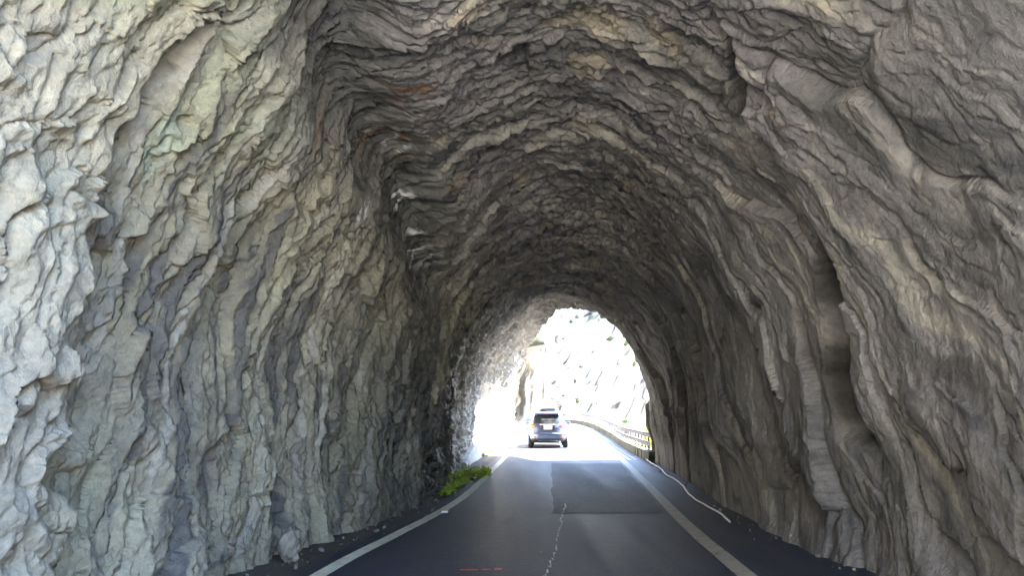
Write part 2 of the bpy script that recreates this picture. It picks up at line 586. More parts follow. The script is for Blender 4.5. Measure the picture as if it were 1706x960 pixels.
def rock_colour(S, A, T, LEFT, RIGHT, ROOF, DT, CM, Q):
    base = np.array([.272, .256, .226])
    def mixc(c, col, f):
        f = np.clip(f, 0, 1)[..., None]
        return c * (1 - f) + np.array(col) * f
    c = np.broadcast_to(base, S.shape + (3,)).copy()
    n = fbm(S * .5, A * .4, 4, 201)
    c = mixc(c, (.232, .222, .200), sstep(-.05, .3, n) * .7)
    n = fbm(S * .6 + 9, A * .35, 4, 203)
    c = mixc(c, (.238, .248, .165), sstep(-.15, .30, n) * (.15 + .85 * LEFT) * .9)
    n = fbm(S * .55 - 4, A * .45, 4, 205)
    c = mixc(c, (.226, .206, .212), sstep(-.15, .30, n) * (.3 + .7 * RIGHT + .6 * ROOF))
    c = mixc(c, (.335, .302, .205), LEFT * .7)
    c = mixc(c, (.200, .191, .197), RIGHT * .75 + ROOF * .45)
    c = c * (1 + .75 * fbm(S * .33 + 3, A * .22, 5, 231))[..., None]
    # foliation streaks
    st = fbm(Q * 3.2, A * .35, 4, 207)
    c = mixc(c, (.100, .098, .096), sstep(.06, .34, st) * .8)
    c = mixc(c, (.42, .395, .34), sstep(.12, .40, -st) * .6)
    # dark mineral veins
    v = np.abs(fbm(Q * 1.3, A * .55, 4, 209))
    c = mixc(c, (.075, .075, .082), (1 - sstep(.0, .045, v)) * .8 * sstep(-.1, .2, fbm(S * .7, A * .7, 2, 211)))
    # pale green lichen sheet on the left near wall
    g = sstep(.0, .3, fbm(S * .9 + 2, A * .6, 4, 213)) * np.exp(-((S - 5.0) / 1.5) ** 2) * np.exp(-((T - .23) / .08) ** 2)
    c = mixc(c, (.38, .42, .31), g * .9)
    # buff near flake
    g = (1 - sstep(4.4, 5.0, S)) * (1 - sstep(.24, .32, T))
    c = mixc(c, (.43, .395, .31), g * .8)
    # cream patches on the roof
    n = sstep(.22, .40, fbm(S * 1.5, A * .9, 3, 215)) * ROOF
    c = mixc(c, (.36, .30, .21), n * .55)
    # damp crease: darker stone with rust beside it
    wet = CM * np.exp(-(DT / (.55 + .35 * fbm(S * 1.1, A * .8, 3, 217))) ** 2)
    wet = np.clip(wet * 1.2, 0, 1)
    c = mixc(c, (.075, .078, .078), wet * .75)
    for (s0, t0, rs, rt, a) in ((7.45, .372, .30, .016, .9), (8.75, .336, .5, .02, .55), (7.2, .30, .28, .016, .35), (8.2, .49, .2, .02, .35), (7.4, .77, .22, .02, .3)):
        g = np.exp(-((S - s0) / rs) ** 2 - ((T - t0) / rt) ** 2) * sstep(-.1, .35, fbm(S * 5, A * 2.2, 4, 219)) * 1.3
        c = mixc(c, (.24, .12, .045), g * a)
    # black damp at the foot of the left wall towards the exit
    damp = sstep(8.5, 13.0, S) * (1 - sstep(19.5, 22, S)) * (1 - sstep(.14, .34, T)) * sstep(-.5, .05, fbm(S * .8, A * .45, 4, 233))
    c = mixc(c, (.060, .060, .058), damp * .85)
    # sunlit paleness of the open gallery, mixed into the stone colour
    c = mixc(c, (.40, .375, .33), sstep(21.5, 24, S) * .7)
    # glints of the wet crease, painted as thin white streaks
    for (s0, t0, rs, rt) in ((8.84, .275, .22, .012), (10.2, .307, .25, .010), (11.5, .279, .7, .018), (8.96, .337, .25, .008)):
        g = np.exp(-((S - s0) / rs) ** 2 - ((T - t0) / rt) ** 2)
        g = sstep(.12, .4, g) * (1 - sstep(.02, .06, np.abs(fbm(S * 3.2 + A * 1.2, A * 1.1, 4, 221))))
        c = mixc(c, (.62, .62, .60), g)
    c = mixc(c, (.045, .043, .042), CLEFT_SHADE * .9 * sstep(-.5, .1, fbm(S * 2, A * 1.5, 3, 225)))  # shade of the cleft darkened into the rock colour
    wet = np.clip(wet + .55 * damp + .20 * sstep(12.5, 15, S) * (.3 + .7 * LEFT) * (1 - RIGHT) + .25 * sstep(.2, .5, fbm(S * .8, A * .8, 3, 223)) * LEFT, 0, 1)
    return np.concatenate([c, wet[..., None]], -1)


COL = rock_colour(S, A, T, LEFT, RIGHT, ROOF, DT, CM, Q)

# outer faces: from both rims the rock turns outwards, so the mass has a front and not a paper edge


def rim_rows(row, sign, n=46, reach=16.0, lean=.28):
    """rows that continue the rim outwards; sign +1 at the far end, -1 at the near end"""
    out = []
    g = (np.arange(1, n + 1) / n) ** 1.7
    s0 = S[row]; y0 = VY[row]; x0 = VX[row]; z0 = VZ[row]
    nx = NX[row].copy(); nz = NZ[row].copy()
    for k, f in enumerate(g):
        r = f * reach
        u = s0 * .9 + A[row] * .8
        rel = (fbm(u * .5, np.full_like(u, r * .5), 4, 301) * 1.2 * min(1, r / 1.2) + fbm(u * 2.2, np.full_like(u, r * 2.2), 4, 303) * .28 * min(1, r / .3))
        fc, _ = facets(u * .9, np.full_like(u, r * .9), 305, .7)
        rel = rel + fc * .22 * min(1, r / .5)
        shadow_nose = 3.4 * np.exp(-((r - 2.9) / .9) ** 2) * sstep(.60, .645, tv) * (1 - sstep(.665, .70, tv)) if sign > 0 else 0.0  # unseen rock nose added above the portal to cast shade on the road
        back = shadow_nose + sign * (.35 * (1 - math.exp(-r / .35)))
        out.append((x0 + nx * r, y0 + back + sign * rel + sign * lean * max(0, r - .3) * (nz > .5) , z0 + np.where(nz > 0.02, nz * r, r * .0)))
    return out


far = rim_rows(-1, +1, lean=.20)
near = rim_rows(0, -1, lean=-.1)
PX = np.concatenate([np.array([r[0] for r in near[::-1]]), VX, np.array([r[0] for r in far])])
PY = np.concatenate([np.array([r[1] for r in near[::-1]]), VY, np.array([r[1] for r in far])])
PZ = np.concatenate([np.array([r[2] for r in near[::-1]]), VZ, np.array([r[2] for r in far])])
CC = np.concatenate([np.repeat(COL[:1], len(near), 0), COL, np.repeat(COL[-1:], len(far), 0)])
V = np.stack([PX, PY, PZ], -1)
n_rows = len(PX)

# vertex normals of the whole skin, so that its parts meet without a seam
du = np.gradient(V, axis=0); dv = np.gradient(V, axis=1)
NRM = np.cross(du, dv)
NRM /= np.maximum(np.linalg.norm(NRM, axis=-1, keepdims=True), 1e-9)

tunnel = thing("rock_tunnel", "rough hand-cut grey rock tunnel around the road, its left half going on as an overhang", "tunnel", (0, 0, 0))
cuts = [0, int(.29 * NT_), int(.63 * NT_), NT_ - 1]
names = ["side_wall", "ceiling", "side_wall"]
labels = ["greenish grey wall in steep folded sheets", None, "smoother mauve grey wall of big blocks"]
for a, b, nm, lb in zip(cuts[:-1], cuts[1:], names, labels):
    m = b - a + 1
    me = mesh_np(nm, V[:, a:b + 1], grid_faces(n_rows, m, flip=False))
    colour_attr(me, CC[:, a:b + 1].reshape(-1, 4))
    nn = NRM[:, a:b + 1].reshape(-1, 3)
    # faces run (row, col) so their normal is dv x du: same sign as used below
    fn = np.zeros(3, np.float32)
    me.polygons[(n_rows // 2) * (m - 1) + m // 2].normal
    sgn = np.sign(np.dot(np.array(me.polygons[(n_rows // 2) * (m - 1) + m // 2].normal), nn[(n_rows // 2) * m + m // 2])) or 1
    me.normals_split_custom_set_from_vertices((nn * sgn).tolist())
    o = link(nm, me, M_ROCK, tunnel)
    if lb:
        o["label"] = lb

# ------------------------------------------------------------------ road, gutter, lines


def strip(name, ys, xa, xb, dz, mat, na=2, drop=None):
    ys = np.asarray(ys, float)
    k = np.linspace(0, 1, na)
    x = xa[:, None] * (1 - k) + xb[:, None] * k
    y = np.repeat(ys[:, None], na, 1)
    z = road_z(y) + dz
    me = mesh_np(name, np.stack([x, y, z], -1), grid_faces(len(ys), na, flip=True))
    return struct(link(name, me, mat))


yy = np.arange(-1, 215, .5)
GX = lambda y: np.where(np.asarray(y) < 23, XR(y) + 1.0, RX(y) + .78 + .25 * (1 - sstep(24, 32, np.asarray(y, float))) * .3)
M_BOUNCE = simple("bounce_gravel", (.38, .365, .335), .9, var=.2, scale=1.2, bump=.4)  # pale surface for the added bounce ground
yr_ = yy[yy > -.6]
strip("road", yr_, LX(yr_) - .30, np.where(yr_ < 24.2, XR(yr_) + .9, GX(yr_) + .15), 0.0, M_ASPH, 6)
ya_ = np.arange(-40, .1, 2.0)
strip("bounce_apron", ya_, np.full(len(ya_), -6.0), np.full(len(ya_), 15.5), -.012, M_BOUNCE, 12)  # unseen pale ground added behind the camera to bounce light into the tunnel
strip("road_shoulder", yy, np.where(yy < 50, XL(yy) - 1.0, LX(yy) - 3.0), LX(yy) - .28, .004, M_SHOULDER, 4)
ln = np.arange(0, 140, .25)
wob = fbm(ln * .9, ln * 0, 3, 401) * .012
strip("road_line", ln, LX(ln) - .075 + wob, LX(ln) + .085 + wob, .008, M_LINE)
strip("road_line", ln, RX(ln) - .095 - wob, RX(ln) + .095 - wob, .008, M_LINE2)
# newer rough asphalt patch
yp = np.arange(11.7, 23.3, .12)
el = .62 + (yp - 11.7) * .05 + fbm(yp * .7, yp * 0, 3, 403) * .09
strip("asphalt_patch", yp, el, RX(yp) - .16 + fbm(yp * 2, yp * 0 + 4, 3, 405) * .05, .005, M_PATCH, 8)
# broken pale filler along the old middle joint, with loose flecks
bm = bmesh.new()
for k in range(150):
    f = k / 150
    y = 6.6 + f * 6.3
    if rng.random() < .38:
        continue
    x = .34 + (y - 7.3) * .098 + .05 * float(gnoise(np.float64(y * .8), np.float64(.5), 5)) + .02 * float(gnoise(np.float64(y * 4), np.float64(.5), 6)) + rng.normal(0, .006)
    if rng.random() < .16:
        x += rng.normal(0, .25)
        if rng.random() < .6:
            continue
    w, h = rng.uniform(.004, .012), rng.uniform(.01, .035)
    pts = []
    m = 7
    for i in range(m):
        an = 2 * math.pi * i / m
        pts.append(bm.verts.new((x + w * math.cos(an) * rng.uniform(.6, 1.3), y + h * math.sin(an) * rng.uniform(.6, 1.3), .010)))
    bm.faces.new(pts)
struct(bm_obj("road_joint", bm, M_SEAL))
bm = bmesh.new()
for (x0, x1, y, w) in ((-.50, -.33, 7.52, .06), (-.30, -.20, 7.54, .04), (-.17, -.10, 7.56, .08)):
    n = 8
    lo = [bm.verts.new((x0 + (x1 - x0) * i / n, y - w / 2 + rng.normal(0, .006), .009)) for i in range(n + 1)]
    hi = [bm.verts.new((x0 + (x1 - x0) * i / n, y + w / 2 + rng.normal(0, .006), .009)) for i in range(n + 1)]
    for i in range(n):
        bm.faces.new((lo[i], lo[i + 1], hi[i + 1], hi[i]))
struct(bm_obj("road_marking", bm, M_RED))

# ------------------------------------------------------------------ ground with the gorge, hills on its far side
pc_y = np.arange(-60, 215, 1.0)
pc_x = np.where(pc_y < 15, 16.0, GX(pc_y))  # flat ground widened out of view for more bounce light


def gorge_dist(X, Y):
    """distance to the right of the road edge (negative on the road side)"""
    best = np.full(X.shape, 1e9); sg = np.zeros(X.shape)
    for i in range(len(pc_y) - 1):
        ax, ay, bx, by = pc_x[i], pc_y[i], pc_x[i + 1], pc_y[i + 1]
        tx, ty = bx - ax, by - ay
        k = np.clip(((X - ax) * tx + (Y - ay) * ty) / (tx * tx + ty * ty), 0, 1)
        dx = X - (ax + tx * k); dy = Y - (ay + ty * k)
        d = dx * dx + dy * dy
        m = d < best
        best = np.where(m, d, best)
        sg = np.where(m, np.sign(dx * ty - dy * tx), sg)
    return np.sqrt(best) * sg


gx = np.concatenate([-np.geomspace(700, 21, 30), np.linspace(-20, 70, 181), np.geomspace(71, 900, 60)])
gy = np.concatenate([-np.geomspace(700, 41, 26), np.linspace(-40, 190, 231), np.geomspace(192, 1200, 60)])
GXX, GYY = np.meshgrid(gx, gy, indexing='ij')
DG = gorge_dist(GXX, GYY)
rz = road_z(GYY) - .03
drop = -26 * sstep(.6, 20, DG) + 2.2 * fbm(GXX * .12, GYY * .12, 5, 501) * sstep(1, 10, DG)
rise = np.clip(DG - 34, 0, None)
hill = 66 * (1 - np.exp(-rise / 42)) * (1 + .35 * fbm(GXX * .012, GYY * .012, 4, 503)) + 4.0 * fbm(GXX * .06, GYY * .06, 5, 505) * sstep(0, 20, rise)
front = sstep(60, 160, GYY) * (1 - sstep(200, 800, GXX))
hill = hill * (1 + .75 * front)
leftflat = np.where(DG < .6, rz - .02 + .02 * fbm(GXX, GYY, 3, 507) * 0, rz)
GZ = leftflat + np.where(DG > .6, drop + hill, 0)
me = mesh_np("ground", np.stack([GXX, GYY, GZ], -1), grid_faces(len(gx), len(gy)))
struct(link("ground", me, M_GROUND))

# cliff past the gallery on the left, following the bend, and the rock face across the gorge


def face_mesh(name, px, py, hgt, seed, nz=150, step=.5, slope=.18, amp=1.0, col=(.30, .285, .25), z0=-1.0, veg=.4, bulge=None, dark=.55, thr=.05, low=None):
    px = np.asarray(px, float); py = np.asarray(py, float)
    L = np.concatenate([[0], np.cumsum(np.hypot(np.diff(px), np.diff(py)))])
    u = np.arange(0, L[-1], step)
    x = np.interp(u, L, px); y = np.interp(u, L, py)
    k = np.ones(9) / 9
    x = np.convolve(np.pad(x, 4, mode='edge'), k, 'valid'); y = np.convolve(np.pad(y, 4, mode='edge'), k, 'valid')
    tx = np.gradient(x); ty = np.gradient(y)
    l = np.hypot(tx, ty); tx /= l; ty /= l
    h = np.linspace(0, 1, nz)
    U, Hh = np.meshgrid(u, h, indexing='ij')
    hg = hgt * (1 + .3 * fbm(U * .03, U * 0, 3, seed + 50))
    Z = z0 + Hh * hg
    w = fbm(U * .2, Z * .12, 4, seed) * 1.5
    f1, e1 = facets((U + w) / 4.2, (Z + w) / 8.0, seed + 1, .8)
    f2, e2 = facets((U + w) / 1.5, (Z + w) / 3.2, seed + 2, .8)
    D = amp * (fbm(U * .10, Z * .07, 4, seed + 3) * 3.0 + f1 * 1.0 + f2 * .45 + ridged(U * .6, Z * .25, 5, seed + 4) * .6 - .12 * (e2 < .06))
    D -= Z * slope
    if bulge:
        D += bulge[0] * np.exp(-((U - bulge[1]) / bulge[2]) ** 2) * sstep(5.2, 6.0, Z) * (1 - .5 * sstep(7, 14, Z))
    D *= sstep(-.02, .03, Hh) * .85 + .15
    X = x[:, None] + ty[:, None] * D; Y = y[:, None] - tx[:, None] * D
    me = mesh_np(name, np.stack([X, Y, Z], -1), grid_faces(len(u), nz))
    c = np.empty(U.shape + (4,))
    n = fbm(U * .15, Z * .1, 4, seed + 7)[..., None]
    st = fbm((U + w) * .9, Z * .12, 4, seed + 8)[..., None]
    cc = np.array(col) * (1 + .5 * n) * (1 - dark * sstep(thr, thr + .2, st) * (1.0 if low is None else (1 - sstep(low[0], low[1], Z + 2 * w))[..., None]))
    vg = sstep(.10, .28, fbm(U * .22, Z * .2, 5, seed + 9))[..., None] * veg
    cc = cc * (1 - vg) + np.array((.07, .085, .03)) * vg
    c[..., :3] = np.clip(cc, .02, 1)
    c[..., 3] = 0
    colour_attr(me, c.reshape(-1, 4))
    return struct(link(name, me, M_CLIFF))


yc = np.arange(40, 215, 1.0)
face_mesh("cliff", LX(yc) - 2.9, yc, 34, 601, step=.3, nz=190, slope=.10, amp=.55, bulge=(5.8, 9, 2.6), dark=.93)
yl = np.arange(-60, -4, 1.0)
face_mesh("cliff", np.full(len(yl), -6.5), yl, 26, 641, step=.6, nz=60, slope=.12, amp=.6)
face_mesh("mountain", [-70, -30, 2, 14, 24, 40, 62, 95, 150], [175, 150, 122, 108, 96, 88, 84, 70, 40], 62, 661, step=.7, nz=130, slope=.85, amp=.5, z0=-24, veg=.6, col=(.54, .515, .46), dark=.97, thr=.06)
mount = bpy.data.objects["mountain"]
face_mesh("cliff", [-12, -5, 1, 5, 8, 9.5], [118, 104, 96, 94, 99, 112], 34, 681, step=.3, nz=170, slope=.30, amp=.8, z0=-1, veg=.1, col=(.40, .36, .29), dark=.88, thr=-.04, low=(5.5, 10.5))

# ------------------------------------------------------------------ guard rail on its parapet along the drop
gy0, gy1 = 23.6, 98.0
seg = [gy0]
while seg[-1] < gy1:
    seg.append(seg[-1] + 1.08)


def gframe(y):
    x = float(GX(y)); dx = float(GX(y + .1)) - float(GX(y - .1))
    return Vector((x, y, float(road_z(y)))), math.atan2(-dx, .2)


par = thing("concrete_parapet", "low mossy concrete parapet of short blocks along the drop on the right", "parapet", gframe(gy0)[0])
block_me = []
for v in range(4):
    bm = bmesh.new()
    add_box(bm, (0, 0, .13), (.28, .97, .40), .03)
    for vtx in bm.verts:
        vtx.co += Vector((rng.normal(0, .008), rng.normal(0, .008), rng.normal(0, .006)))
    o = bm_obj("block", bm, M_CONC)
    block_me.append(o.data)
    bpy.data.objects.remove(o)
for i, y in enumerate(seg):
    p, r = gframe(y + .5)
    o = bpy.data.objects.new("block", block_me[i % 4]); C.objects.link(o)
    o.parent = par
    o.location = p - par.location
    o.rotation_euler = (0, 0, r + rng.normal(0, .015))

rail = thing("guard_rail", "grey double steel guard rail on thin posts above the mossy parapet", "guard rail", gframe(gy0)[0])
bm = bmesh.new(); add_box(bm, (0, 0, .27), (.055, .055, .98), .006); add_box(bm, (0, 0, -.16 + .48), (.12, .10, .016), .003)
o = bm_obj("post", bm, M_STEEL); post_me = o.data; bpy.data.objects.remove(o)
for i, y in enumerate(seg[::1]):
    if y > 45 and i % 2:
        continue
    p, r = gframe(y + .02 + .3)
    o = bpy.data.objects.new("post", post_me); C.objects.link(o)
    o.parent = rail
    o.location = p - rail.location + Vector((.04, 0, .14))
    o.rotation_euler = (0, 0, r)


def beam(name, ys, zf):
    prof = [(0, -.075), (.022, -.06), (.03, -.03), (.006, -.008), (.006, .008), (.03, .03), (.022, .06), (0, .075),
            (-.008, .075), (.012, .055), (.02, .03), (-.004, .006), (-.004, -.006), (.02, -.03), (.012, -.055), (-.008, -.075)]
    bm = bmesh.new(); rings = []
    for y in ys:
        p, r = gframe(y)
        rings.append([bm.verts.new(p - rail.location + Vector((-.035 - a, 0, zf(y) + b))) for a, b in prof])
    for i in range(len(rings) - 1):
        for k in range(len(prof)):
            bm.faces.new((rings[i][k], rings[i][(k + 1) % 16], rings[i + 1][(k + 1) % 16], rings[i + 1][k]))
    bm.faces.new(rings[0]); bm.faces.new(rings[-1][::-1])
    return bm_obj(name, bm, M_STEEL, rail, False)


beam("beam", np.arange(23.7, 46, .5), lambda y: .56 + .22 * float(sstep(38, 46, np.float64(y))))
beam("beam", np.arange(23.7, 98, .6), lambda y: .84)

# low pale retaining kerb at the foot of the left wall in the gallery
ky = np.arange(21.6, 46, .25)
kx = np.minimum(XL(ky) + .22, LX(ky) - .45)
kh = (.12 + .40 * sstep(21.6, 25.5, ky)) + .06 * fbm(ky * .8, ky * 0, 3, 701)
prof = lambda x, z0, h: [(x - .5, z0 - .1), (x + .08, z0 - .1), (x + .03, z0 + h - .04), (x - .01, z0 + h), (x - .5, z0 + h + .02)]
bm = bmesh.new(); rings = []
for x, y, h in zip(kx, ky, kh):
    j = rng.normal(0, .012)
    rings.append([bm.verts.new((a + j, y, b + rng.normal(0, .006))) for a, b in prof(x, float(road_z(y)), h)])
for i in range(len(rings) - 1):
    for k in range(4):
        bm.faces.new((rings[i][k], rings[i][k + 1], rings[i + 1][k + 1], rings[i + 1][k]))
bm.faces.new(rings[0]); bm.faces.new(rings[-1][::-1])
tag(bm_obj("retaining_kerb", bm, M_CONC2), "low pale concrete kerb at the foot of the sunlit rock on the left", "kerb")

# ------------------------------------------------------------------ cars
M_TYRE = simple("tyre_rubber", (.02, .02, .021), .85)
M_RIM = simple("alloy_rim", (.5, .5, .52), .3, .9)
M_GLASS = simple("car_glass", (.025, .03, .033), .06, 0, var=.05)
M_BLACK = simple("black_trim", (.018, .018, .02), .5)
M_CHROME = simple("chrome", (.75, .75, .76), .15, 1.0)
M_PLATE = simple("white_plate", (.8, .8, .8), .4, var=.03)


def mat_paintwork(name, col, metal=.4):
    t = NT(name)
    c = t.ramp(t.noise(900, 2), [(.3, tuple(x * .85 for x in col)), (.7, tuple(x * 1.15 for x in col))])
    t.l(c, t.b.inputs["Base Color"])
    t.b.inputs["Metallic"].default_value = metal
    t.b.inputs["Roughness"].default_value = .35
    t.b.inputs["Coat Weight"].default_value = .8
    t.b.inputs["Coat Roughness"].default_value = .05
    return t.m


def mat_lamp(name, col, emit=None, strength=0):
    t = NT(name)
    t.l(t.ramp(t.noise(40, 2), [(.3, tuple(x * .8 for x in col)), (.7, col)]), t.b.inputs["Base Color"])
    t.b.inputs["Roughness"].default_value = .12
    if emit:
        t.b.inputs["Emission Color"].default_value = (*emit, 1)
        t.b.inputs["Emission Strength"].default_value = strength
    return t.m


M_TAIL = mat_lamp("tail_lens", (.28, .02, .015))
M_AMBER = mat_lamp("amber_lens", (.35, .07, .01), (1.0, .34, .03), .035)
M_REFL = mat_lamp("red_reflector", (.25, .05, .05))


class Shell:
    """body as a stack of rounded plan outlines; z -> rear y, front y, half width"""
    def __init__(s, lv, n=4.6):
        s.lv = np.array(lv, float); s.n = n

    def P(s, z, u, off=0.0):
        z = np.asarray(z, float); u = np.asarray(u, float)
        yr = np.interp(z, s.lv[:, 0], s.lv[:, 1]); yf = np.interp(z, s.lv[:, 0], s.lv[:, 2]); hw = np.interp(z, s.lv[:, 0], s.lv[:, 3])
        c = np.cos(u); q = np.sin(u)
        x = (hw + off) * np.sign(c) * np.abs(c) ** (2 / s.n)
        y = (yr + yf) / 2 + ((yf - yr) / 2 + off) * np.sign(q) * np.abs(q) ** (2 / s.n)
        return np.stack([x, y, z + 0 * x], -1)

    def u_at_x(s, z, x):
        """angle on the rear half where the outline reaches x"""
        hw = np.interp(z, s.lv[:, 0], s.lv[:, 3])
        c = np.clip(abs(x) / hw, 0, 1) ** (s.n / 2)
        a = math.acos(c)
        return -a if x > 0 else -(math.pi - a)

    def u_at_y(s, z, y, side):
        yr = np.interp(z, s.lv[:, 0], s.lv[:, 1]); yf = np.interp(z, s.lv[:, 0], s.lv[:, 2])
        k = np.clip((y - (yr + yf) / 2) / ((yf - yr) / 2), -1, 1)
        a = math.asin(np.sign(k) * abs(k) ** (s.n / 2))
        return a if side > 0 else math.pi - a

    def patch(s, name, z0, z1, ua, ub, mat, parent, off=.012, nz=6, nu=16, thick=.012):
        """a shaped piece lying on the shell; ua/ub give the angle limits at height z"""
        zs = np.linspace(z0, z1, nz)
        rows_o, rows_i = [], []
        for z in zs:
            u = np.linspace(ua(z), ub(z), nu)
            rows_o.append(s.P(np.full(nu, z), u, off)); rows_i.append(s.P(np.full(nu, z), u, off - thick - .02))
        bm = bmesh.new()
        vo = [[bm.verts.new(p) for p in r] for r in rows_o]
        vi = [[bm.verts.new(p) for p in r] for r in rows_i]
        for i in range(nz - 1):
            for j in range(nu - 1):
                bm.faces.new((vo[i][j], vo[i][j + 1], vo[i + 1][j + 1], vo[i + 1][j]))
        rim = [(0, j) for j in range(nu)] + [(i, nu - 1) for i in range(1, nz)] + [(nz - 1, j) for j in range(nu - 2, -1, -1)] + [(i, 0) for i in range(nz - 2, 0, -1)]
        for k in range(len(rim)):
            a, b = rim[k], rim[(k + 1) % len(rim)]
            bm.faces.new((vo[a[0]][a[1]], vi[a[0]][a[1]], vi[b[0]][b[1]], vo[b[0]][b[1]]))
        return bm_obj(name, bm, mat, parent, False)

    def body(self, name, mat, parent, nz=56, nu=120):
        zs = np.unique(np.concatenate([np.linspace(self.lv[0, 0], self.lv[-1, 0], nz), self.lv[:, 0]]))
        u = np.linspace(0, 2 * math.pi, nu, endpoint=False)
        bm = bmesh.new(); rings = []
        for z in zs:
            rings.append([bm.verts.new(p) for p in self.P(np.full(nu, z), u)])
        for i in range(len(zs) - 1):
            for k in range(nu):
                bm.faces.new((rings[i][k], rings[i][(k + 1) % nu], rings[i + 1][(k + 1) % nu], rings[i + 1][k]))
        bm.faces.new(rings[0][::-1]); bm.faces.new(rings[-1])
        return bm_obj(name, bm, mat, parent, True)


def wheel(parent, x, y, r=.335, w=.225):
    bm = bmesh.new()
    prof = [(r * .62, -w / 2), (r * .9, -w / 2), (r * .985, -w * .36), (r, -w * .2), (r, w * .2), (r * .985, w * .36), (r * .9, w / 2), (r * .62, w / 2)]
    n = 36; rings = []
    for k in range(n):
        a = 2 * math.pi * k / n
        rings.append([bm.verts.new((b, q * math.cos(a), q * math.sin(a))) for q, b in prof])
    for k in range(n):
        for j in range(len(prof)):
            bm.faces.new((rings[k][j], rings[k][(j + 1) % 8], rings[(k + 1) % n][(j + 1) % 8], rings[(k + 1) % n][j]))
    wh = bm_obj("wheel", bmesh.new(), M_TYRE, parent) if False else None
    e = bpy.data.objects.new("wheel", None); C.objects.link(e); e.parent = parent; e.location = (x, y, r)
    bm_obj("tyre", bm, M_TYRE, e, True)
    bm = bmesh.new()
    sx = 1 if x > 0 else -1
    bmesh.ops.create_cone(bm, cap_ends=True, segments=32, radius1=r * .63, radius2=r * .6, depth=w * .7,
                          matrix=Matrix.Rotation(R(90) * sx, 4, 'Y'))
    for k in range(5):
        add_box(bm, (sx * w * .38, r * .32 * math.cos(k * 2 * math.pi / 5), r * .32 * math.sin(k * 2 * math.pi / 5)), (.03, r * .55, .06), .006,
                Matrix.Rotation(k * 2 * math.pi / 5, 3, 'X'))
    bm_obj("rim", bm, M_RIM, e, False)


def car(name, label, cat, loc, rz, paint, lv, H, left_mat, glass_top, belt, wide=1.0, wheel_y=(.78, 3.35), track=.77):
    t = thing(name, label, cat, loc, rz)
    sh = Shell(lv)
    sh.body("body", paint, t)
    gt = glass_top
    rw = lambda k: (lambda z: sh.u_at_x(z, k * (.655 * wide - .22 * (z - belt))))
    sh.patch("rear_window", belt + .02, gt, rw(-1), rw(1), M_GLASS, t, .010, 8, 20)
    for sd_ in (-1, 1):
        mid = 1.75
        sh.patch("side_window", belt + .03, gt - .04, lambda z: sh.u_at_y(z, .62 + .9 * (z - belt), sd_), lambda z: sh.u_at_y(z, mid, sd_), M_GLASS, t, .008, 6, 12)
        sh.patch("side_window", belt + .03, gt - .04, lambda z: sh.u_at_y(z, mid + .06, sd_), lambda z: sh.u_at_y(z, 2.75 - .9 * (z - belt), sd_), M_GLASS, t, .008, 6, 12)
    sh.patch("windscreen", belt + .06, gt, lambda z: math.pi / 2 - .72, lambda z: math.pi / 2 + .72, M_GLASS, t, .008, 6, 16)
    return t, sh


grey = mat_paintwork("dark_grey_paint", (.062, .080, .140), .4)
white = mat_paintwork("white_paint", (.62, .62, .61), 0.0)

# --- grey crossover in front
LV = [(.27, .16, 4.16, .78), (.33, .07, 4.22, .84), (.42, .02, 4.27, .865), (.56, 0, 4.29, .88), (.64, .015, 4.29, .886), (.68, .06, 4.27, .884),
      (.80, .085, 4.22, .882), (.90, .10, 4.05, .876), (.98, .13, 3.75, .862), (1.03, .15, 3.25, .845), (1.06, .165, 3.08, .822), (1.2, .25, 2.86, .77),
      (1.36, .37, 2.58, .705), (1.47, .47, 2.36, .655), (1.53, .52, 2.2, .61), (1.575, .62, 2.0, .53), (1.60, .85, 1.75, .38)]
p0 = Vector((1.585, 33.2, 0.0))
hd = math.atan2(-(float(LX(36)) - float(LX(32))), 4.0)
gcar, sh = car("crossover_car", "dark grey crossover seen from behind at the tunnel mouth, left tail lamp glowing amber", "car", p0, hd,
               grey, LV, 1.6, M_AMBER, 1.43, 1.06)
# tail lamps: wedge on the corner, wide outside and pointed towards the plate
for sd_, m in ((-1, M_AMBER), (1, M_TAIL)):
    def inner(z, sd_=sd_):
        f = abs(z - .985) / .10
        return sh.u_at_x(z, sd_ * (.50 + .16 * f))
    def outer(z, sd_=sd_):
        return sh.u_at_y(z, .50, sd_) if sd_ > 0 else sh.u_at_y(z, .50, -1) - 2 * math.pi
    lamp = sh.patch("tail_light", .885, 1.055, inner, outer, M_TAIL, gcar, .016, 8, 14)
    if sd_ < 0:
        lamp["label"] = "tail light lit amber"
        sh.patch("indicator", .93, .995, lambda z: sh.u_at_x(z, -.56), lambda z: sh.u_at_x(z, -.835), M_AMBER, lamp, .021, 4, 10)
    sh.patch("reflector", .455, .515, lambda z, s_=sd_: sh.u_at_x(z, s_ * .52), lambda z, s_=sd_: sh.u_at_x(z, s_ * .80), M_REFL, gcar, .012, 3, 8)
bm = bmesh.new(); add_box(bm, (0, .028, .90), (.37, .02, .165), .012)
bm_obj("number_plate", bm, M_PLATE, gcar)
bm = bmesh.new(); add_box(bm, (0, .060, .905), (.62, .05, .225), .02)
bm_obj("plate_recess", bm, M_BLACK, gcar)
bm = bmesh.new(); add_box(bm, (0, .075, 1.032), (.72, .05, .032), .01)
bm_obj("tailgate_trim", bm, M_CHROME, gcar)
sh.patch("lower_bumper", .285, .43, lambda z: sh.u_at_x(z, -.80), lambda z: sh.u_at_x(z, .80), M_BLACK, gcar, .010, 5, 24)
sh.patch("skid_plate", .285, .34, lambda z: sh.u_at_x(z, -.42), lambda z: sh.u_at_x(z, .42), M_RIM, gcar, .020, 3, 14)
sh.patch("bumper_crease", .615, .655, lambda z: sh.u_at_x(z, -.86), lambda z: sh.u_at_x(z, .86), grey, gcar, .02, 4, 30)
